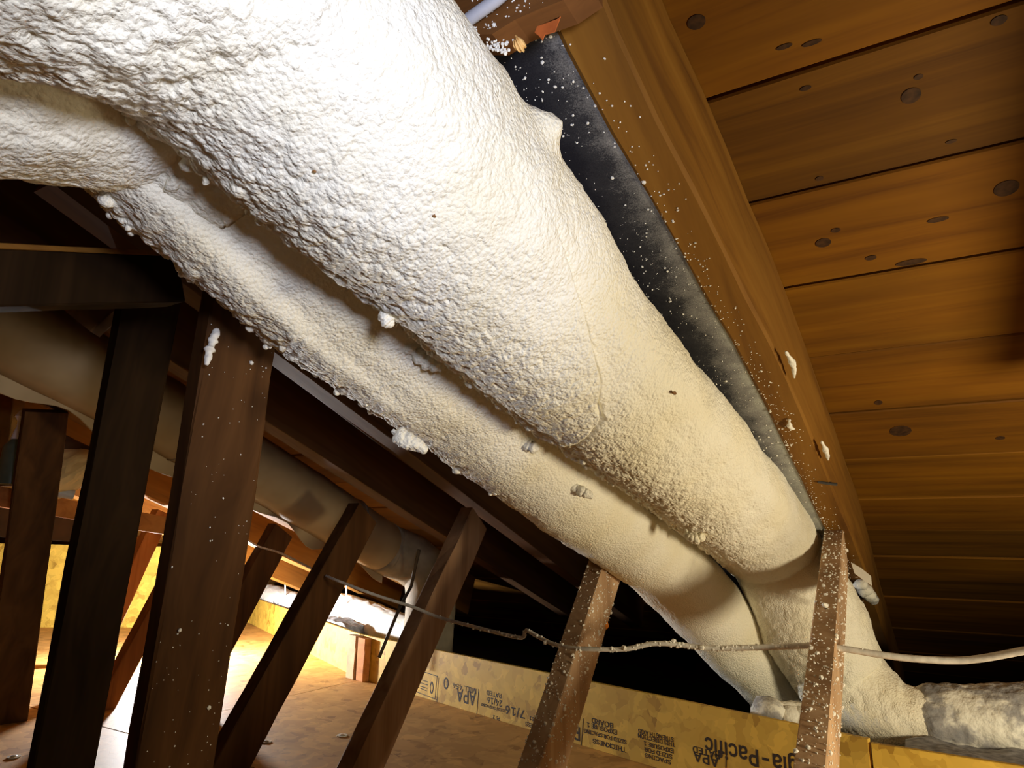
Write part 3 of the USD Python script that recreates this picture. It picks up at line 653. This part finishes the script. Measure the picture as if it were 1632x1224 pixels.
th_, p0, p1 = webs[3]
obj('orange_fleck', blobs([atX(966, 997, -.532)], [.006], fine=True), ORANGE_FOAM, th_, smooth=True, label='orange foam fleck')
th_, p0, p1 = webs[4]
obj('foam_smear', smear([atX(1329, 1158, -.118), atX(1330, 1166, -.118), atX(1328, 1176, -.118)], .008, 5), SPECK, th_, smooth=True, label='white foam blob')
obj('foam_smear', smear([atX(1314, 962, -.13) - (0, .018, 0), atX(1326, 968, -.13) - (0, .018, 0), atX(1338, 970, -.13) - (0, .018, 0)], .006, 6), SPECK, th_, smooth=True, label='white foam blob')
# reddish webs deep at left
for (pt, pb, X, lab) in (((262, 800), (212, 900), -2.75, 'short reddish web deep at left, upper one behind the posts'), ((258, 815), (162, 1022), -2.25, 'reddish leaning web behind the two dark posts, before the lit floor'), ((300, 870), (200, 1058), -2.0, 'reddish leaning web half hidden by the broad post, nearest the lit floor')):
    post(*pt, pb, X, .055, .038, .0005, lab, WEB_RED, 40, top=.12, name='web', cat='web', wdir=(0, 1, 0))
br = thing('brace', 'short dim brace slanting up to the near black post above the tan duct', 'brace', atX(133, 518, -1.05))
obj('timber', lumber(atX(133, 518, -1.05), atX(216, 440, -1.0), .05, .03, (0, 0, 1)), RAFTER_DARK, br)

# ------------------------------------------------------------------ cable slung along the webs
depth = [(371, 842, -1.86), (406, 868, -1.82), (448, 882, -1.74), (512, 914, -1.30), (560, 934, -1.20), (604, 950, -1.12), (660, 968, -1.02), (700, 984, -.95), (760, 1000, -.82), (815, 1014, -.73), (834, 1016, -.70), (838, 1004, -.695), (858, 1015, -.66), (884, 1027, -.615), (915, 1033, -.57),
         (960, 1035, -.52), (1000, 1034, -.475), (1040, 1026, -.43), (1078, 1027, -.39), (1130, 1033, -.335), (1200, 1032, -.26), (1260, 1030, -.20), (1305, 1029, -.150), (1345, 1034, -.112), (1400, 1043, -.066), (1460, 1050, -.02)]
CXS = [-1.81, -1.235, -.97, -.55, -.13]; CYS = [atX(q[0], q[1], X)[1] - .056 for q, X in zip(((432, 876), (528, 921), (680, 976), (915, 1033), (1320, 1031)), CXS)]
cp = []
for px, py, X in depth:
    # depth along the line of web fronts
    Y = np.interp(X, CXS, CYS)
    cp.append(atY(px, py, Y))
cp += [atY(1540, 1052, CYS[-1] + .0), atY(1632, 1037, CYS[-1] - .02), atY(1760, 1010, CYS[-1] - .05), atY(2050, 965, CYS[-1] - .12)]
cab = thing('cable', 'pale cable beaded with foam, slung across the webs from left to right edge', 'cable', cp[14])
cpath = smooth_path(cp, 320)
obj('sheath', pipe(cpath, np.interp(np.arange(320), [0, 120, 200, 260, 320], [.0030, .0034, .0038, .0052, .0058]), 9), CABLE, cab, smooth=True)
pts, rad = [], []
def cable_k(px, py): return int(np.argmin([np.linalg.norm(ray(px, py) - unit(c - EYE)) for c in cpath]))
kk = [cable_k(*q) for q in ((690, 981), (1000, 1034), (1120, 1032), (1300, 1030), (1345, 1034), (1420, 1045))]
for i in range(kk[0], kk[-1]):
    for _ in range(10):
        if g.uniform() < np.interp(i, kk, [.10, .3, .95, .95, .35, .05]):
            d = unit(g.normal(size=3)); pts.append(cpath[i] + d * .0036); rad.append(g.uniform(.0012, .0032))
for px, py in ((874, 1016), (998, 1040), (1075, 1022), (1080, 1031), (1120, 1038)):
    k = np.argmin([np.linalg.norm(ray(px, py) - unit(c - EYE)) for c in cpath]); pts.append(cpath[k] + g.normal(size=3) * .002); rad.append(.006)
obj('foam_bead', blobs(pts, rad, seed=17), SPECK, cab, kind='stuff', label='white foam beads')
gc = thing('grey_cable', 'short grey cable emerging above the foam duct beside the ridge board', 'cable', atX(740, 38, -.36))
ridge_face = RIDGE_Y - .014
obj('sheath', pipe(smooth_path([atY(690, 60, ridge_face - .012), atY(735, 38, ridge_face - .012), atY(765, 18, ridge_face - .012), atY(800, -8, ridge_face - .012), atY(830, -40, ridge_face - .012)], 40), .0055, 10), CABLE_GREY, gc, smooth=True)

# ridge board: its lower edge runs from the duct up to the bright rafter
lo = atY(775, 82, ridge_face); hi = atY(935, 4, ridge_face)
obj('timber', ridge_piece(-.72, max(hi[0], raf_left(.2)) + .002, ([-.72, lo[0], hi[0]], [lo[2] - EYE[2] + .014, lo[2] - EYE[2] + .018, hi[2] - EYE[2] + .018])), wood('ridge_wood', (.11, .042, .010), (.18, .070, .016), (.24, .10, .028), along='x'), rb)
g = np.random.default_rng(19); pts, rad = [], []
for _ in range(240):
    px, py = g.uniform(735, 900), g.uniform(-20, 85)
    p = atY(px, py, ridge_face - .0002)
    if p[2] > np.interp(p[0], [lo[0], hi[0]], [lo[2], hi[2]]) + .020 and p[0] < hi[0] - .004: pts.append(p); rad.append(g.choice([.0005, .0008, .0012, .002], p=[.45, .33, .17, .05]))
for _ in range(50):
    p = atY(g.normal(796, 14), g.normal(74, 6), ridge_face - .001); pts.append(p); rad.append(g.uniform(.0008, .0018))
obj('foam_speck', blobs(pts, rad, seed=20), SPECK, rb, kind='stuff', label='white foam specks')
def flap(pxs, Y, mname, th=.001):
    q = [atY(*p, Y) for p in pxs]; c = np.mean(q, 0); v = np.array(q + [p + np.array([0, th, 0]) for p in q]); n = len(q)
    f = [[0, i, i + 1] for i in range(1, n - 1)] + [[n, n + i + 1, n + i] for i in range(1, n - 1)]
    for i in range(n): j = (i + 1) % n; f += [[i, i + n, j + n], [i, j + n, j]]
    m = trimesh.Trimesh(v, f, process=False); m.fix_normals(); return m
obj('torn_paper', flap([(856, 42), (888, 30), (893, 26), (884, 50), (868, 54), (864, 64), (858, 56), (852, 52)], ridge_face - .004, REDPAPER), REDPAPER, rb, label='reddish torn paper tag')
obj('foam_smear', smear([atY(820, 73, ridge_face - .002), atY(828, 70, ridge_face - .002), atY(834, 64, ridge_face - .002)], .006, 7), plain('amber_foam', (.80, .50, .18), vary=.1), rb, smooth=True, label='amber foam drip')

# facing paper flap and foam scraps by the upright web
ff = thing('paper_flap', 'pale stiff paper flap beside the top of the flecked upright web', 'paper', atY(1370, 905, 1.62))
obj('sheet', flap([(1356, 896), (1372, 905), (1388, 918), (1390, 934), (1378, 926), (1362, 914)], 1.62, PAPER), PAPER, ff)
fs = thing('foam_scrap', 'ragged grey foam scrap hanging on the rafter below the paper flap', 'foam', atM(1385, 950, M_BOT - .02))
obj('scrap', blobs([atM(1372 + 5 * i, 932 + 6 * i + 2 * (i % 2), M_BOT - .015) for i in range(5)], [.016, .018, .02, .017, .012], fine=True, seed=31), FOAM_GREY, fs, smooth=True)

# ------------------------------------------------------------------ eave insulation, white duct at left
def mound(x0, x1, y0, y1, z, amp, seed, n=(90, 24)):
    xs, ys = np.linspace(x0, x1, n[0]), np.linspace(0, 1, n[1]); v = []
    for x in xs:
        ya = y0(x)
        for t in ys:
            y = ya + (y1 - 0) * t
            q = np.array([[x, y, 0]])
            v.append((x, y, z + amp * (meshkit.fbm(q * 14, 4, seed)[0] - .5) - (.05 * (t - .15) ** 2)))
    v = np.array(v); low = v.copy(); low[:, 2] = -.14; k = len(v); f = []
    for i in range(n[0] - 1):
        for j in range(n[1] - 1):
            a, b, c_, d_ = i * n[1] + j, (i + 1) * n[1] + j, (i + 1) * n[1] + j + 1, i * n[1] + j + 1
            f += [[a, b, c_], [a, c_, d_], [a + k, c_ + k, b + k], [a + k, d_ + k, c_ + k]]
    for i in range(n[0] - 1):
        for j in (0, n[1] - 1):
            a, b = i * n[1] + j, (i + 1) * n[1] + j; f += [[a, a + k, b + k], [a, b + k, b]]
    for j in range(n[1] - 1):
        for i in (0, n[0] - 1):
            a, b = i * n[1] + j, i * n[1] + j + 1; f += [[a, a + k, b + k], [a, b + k, b]]
    m = trimesh.Trimesh(np.vstack([v, low]), f, process=False); m.fix_normals(); return m
obj('loose_insulation', mound(-4.6, -1.95, lambda x: damY(x) + .02, .26, H + .005, .05, 91), INSUL, kind='stuff', smooth=40, label='loose grey insulation heaped behind the lit part of the low wall', cat='insulation')
obj('loose_insulation', mound(-.04, 1.25, lambda x: damY(x) + .02, .50, H - .035, .03, 95, (60, 24)), INSUL, kind='stuff', smooth=40, label='loose grey insulation under the dusted duct at bottom right', cat='insulation')
obj('foam_mound', blobs([atY(1228 + 9 * i, 1146 + 2.5 * i, 1.56 + .02 * (i % 2)) for i in range(8)], [.04, .036, .04, .042, .04, .038, .036, .03], fine=True, seed=41), FOAM_GREY, smooth=True, label='grey dusted foam heap at the foot of the foam duct, behind the low wall', cat='foam')
wd = thing('white_duct', 'white foam coated duct lying along the eave behind the lit low wall', 'duct', atY(560, 970, 2.3))
wp = smooth_path([atY(425, 946, 2.86), atY(470, 968, 2.62), atY(512, 972, 2.50), atY(560, 980, 2.36), atY(605, 996, 2.22), atY(655, 1014, 2.10), atY(690, 1030, 2.04)], 90)
wr_ = np.interp(np.linspace(0, 1, 90), [0, .1, .3, .55, .75, 1], [.05, .07, .075, .085, .075, .06])
mw, _ = foam_tube(wp, wr_, 80, lambda p, th, k: .016 * (meshkit.fbm(p * 11, 3, 99) - .5) + .004 * popcorn(p, .02, 98))
obj('foam_coat', mw, SPECK, wd, smooth=True)
for px, py0, py1, Y in ((455, 918, 962, 2.58), (552, 930, 985, 2.28)):
    obj('hanger_strap', lumber(atY(px, py0, Y), atY(px - 1, py1, Y), .010, .002, (1, 0, 0)), WHITEPL, wd, label='white hanging strap')
sp = thing('hanging_strap', 'dark thin metal strap dangling in front of the cleat from the tan duct', 'strap', atY(604, 1046, 1.74))
obj('strap', join([lumber(atX(x0, y0, X0), atX(x1_, y1_, X1), .011, .002, (1, .4, 0), rings=2) for x0, y0, X0, x1_, y1_, X1 in ((668, 876, -1.36, 655, 935, -1.44), (655, 935, -1.44, 637, 968, -1.46), (637, 968, -1.46, 604, 1048, -1.54))]), DARKMETAL, sp)

# ------------------------------------------------------------------ deep left: ledge with odds and ends, low end wall, bulb
pw = thing('osb_end_board', 'OSB sheet standing on edge, brightly lit, deep behind the dark posts', 'board', atD(120, 940, 4.6))
a, b = atZ(-60, 1000, 0.0), atZ(252, 1000, 0.0)
ht = min(.46, EYE[2] + (M_DECK - max(a[1], b[1]) * S) / C - .02)
obj('board', frame_prism([(-.006, .0005), (.006, .0005), (.006, ht), (-.006, ht)], a, b, unit(np.cross(b - a, (0, 0, 1.0))), np.array([0, 0, 1.0])), OSB_DAM, pw)
db = thing('gap_shade_sheet', 'added dark brown sheet standing in for the unlit gap below the ledger', 'board', atX(60, 760, -2.45))  # the unlit gap is put in as a dark sheet
obj('sheet', frame_prism([(-.006, 0), (.006, 0), (.006, .13), (-.006, .13)], atX(-60, 852, -2.5), atX(192, 868, -2.4), unit(np.cross(atX(192, 868, -2.4) - atX(-60, 852, -2.5), (0, 0, 1.0))), np.array([0, 0, 1.0])), plain('gap_shade_brown', (.045, .022, .008), vary=.4, vscale=12), db)
ld = thing('ledger', 'orange timber ledger running across the far left behind the posts', 'ledger', atX(60, 795, -1.98))
obj('timber', lumber(atX(-80, 778, -2.12), atX(262, 838, -1.98), (.052), .036, (0, 0, 1), rings=8), LEDGER, ld)
yp = thing('post', 'pale yellow post at the extreme left edge, above the ledger', 'post', atX(4, 770, -2.1))
obj('timber', lumber(atX(2, 775, -2.1), atX(17, 630, -2.1), .065, .035, (1, .3, 0)), RAFTER, yp)
bt = thing('bottle', 'green bottle with white cap standing on the ledger between two posts', 'bottle', atX(22, 778, -2.02))
c = atX(16, 772, -2.02); up = atX(22, 700, -2.02); R_ = .032; hh = up[2] - c[2]
def lathe(prof, c): m = trimesh.creation.revolve(np.array(prof), sections=28); m.apply_translation(c); return m
obj('body', lathe([(0, 0), (R_, 0), (R_, hh * .82), (R_ * .8, hh * .92), (R_ * .55, hh), (0, hh)], c), BOTTLE, bt, smooth=35)
obj('cap', lathe([(0, hh), (R_ * .62, hh), (R_ * .5, hh + .02), (.012, hh + .035), (.012, hh + .05), (.02, hh + .062), (.012, hh + .078), (0, hh + .08)], c), WHITEPL, bt, smooth=35)
pb = thing('paper_bag', 'crumpled tan paper bundle lying on the ledger behind the near black post', 'paper', atX(105, 770, -2.02))
mb = trimesh.creation.icosphere(3, radius=1); v = np.array(mb.vertices); v = v * (.75 + .6 * meshkit.fbm(v * 1.7, 3, 8))[:, None] * np.array([.11, .065, .055])
ax = unit(atX(135, 735, -2.02) - atX(80, 770, -2.02)); yy = unit(np.cross((0, 0, 1), ax)); zz = np.cross(ax, yy)
mb.vertices = atX(108, 752, -2.02) + v[:, :1] * ax + v[:, 1:2] * yy + v[:, 2:] * zz
obj('bundle', mb, TANPAPER, pb, smooth=False)
pp_ = thing('grey_pipe', 'thin dark grey pipe lying on the ledger beside the tan paper bundle', 'pipe', atX(90, 785, -2.0))
obj('tube', pipe([atX(60, 779, -2.01), atX(118, 789, -1.98)], (.013), 14), CABLE_GREY, pp_, smooth=40)
bw = thing('beam_scrap', 'dark timber offcut leaning above the ledger, left of the near black post', 'timber', atX(100, 715, -2.06))
obj('timber', lumber(atX(85, 700, -2.06), atX(150, 732, -1.98), .05, .04, (0, 0, 1)), RAFTER_DARK, bw)
lw = thing('wire', 'thin pale wire looping across the orange boards between the two dark posts', 'wire', atX(240, 725, -2.2))
obj('strand', pipe(smooth_path([atX(196, 727, -2.35), atX(225, 722, -2.2), atX(258, 727, -2.1), atX(270, 735, -2.05), atX(276, 752, -2.0), atX(284, 800, -1.97)], 40), .004, 6), CABLE, lw, smooth=True)
wb = thing('work_lamp', 'bare glowing work bulb on a small black base on the floor behind the broad post', 'lamp', (-2.60, 1.75, 0))
bl = np.array([-2.60, 1.75, .20])
obj('bulb', trimesh.creation.icosphere(3, radius=.026).apply_translation(bl), BULB, wb, smooth=True)
obj('stand', lathe([(0, -.1995), (.07, -.1995), (.07, -.19), (.012, -.18), (.012, -.09), (.02, -.085), (.02, -.03), (0, -.03)], bl), BLACKPL, wb, smooth=35)

# ------------------------------------------------------------------ single marks and lumps on the foam
DV = np.vstack([np.array(mesh1.vertices), np.array(mesh2.vertices)]); DR = DV - EYE; DD = np.linalg.norm(DR, axis=1); DR /= DD[:, None]
def on_duct(px, py):
    k = np.nonzero(DR @ ray(px, py) > math.cos(.006))[0]
    return EYE + ray(px, py) * DD[k].min() if len(k) else atD(px, py, .6)
for i, (pxs, r) in enumerate(((([(633, 536), (652, 556), (672, 570), (702, 590)], .0085), ([(610, 496), (618, 510), (625, 520)], .0055), ([(626, 686), (645, 700), (662, 708), (680, 718)], .008), ([(826, 702), (842, 710), (858, 716)], .008),
                              ([(148, 140), (172, 133), (200, 129)], .009), ([(905, 772), (920, 779), (945, 792)], .008), ([(1090, 852), (1106, 857), (1122, 854)], .009), ([(252, 266), (275, 281), (302, 296)], .012)))):
    c = [on_duct(*q) for q in pxs]; dm = np.median([np.linalg.norm(q - EYE) for q in c]); c = [atD(*q, dm + r * .35) for q in pxs]
    m = smear(c, r, 50 + i); v = np.array(m.vertices); n_ = np.array(m.vertex_normals)
    m.vertices = v + n_ * (.0022 * popcorn(v, .006, 60 + i, .9) + .003 * (meshkit.fbm(v * 120, 2, 5) - .5))[:, None]
    obj('foam_lump', m, FOAM, duct, smooth=True)
for px, py, r in ((692, 344, .0016), (501, 273, .0013), (1074, 626, .0030)):
    obj('pit_mark', smear([on_duct(px - 3, py), on_duct(px, py), on_duct(px + 3, py + 2)], r * .7, 70), PIT, duct, smooth=True, label='small brown pit in the foam')
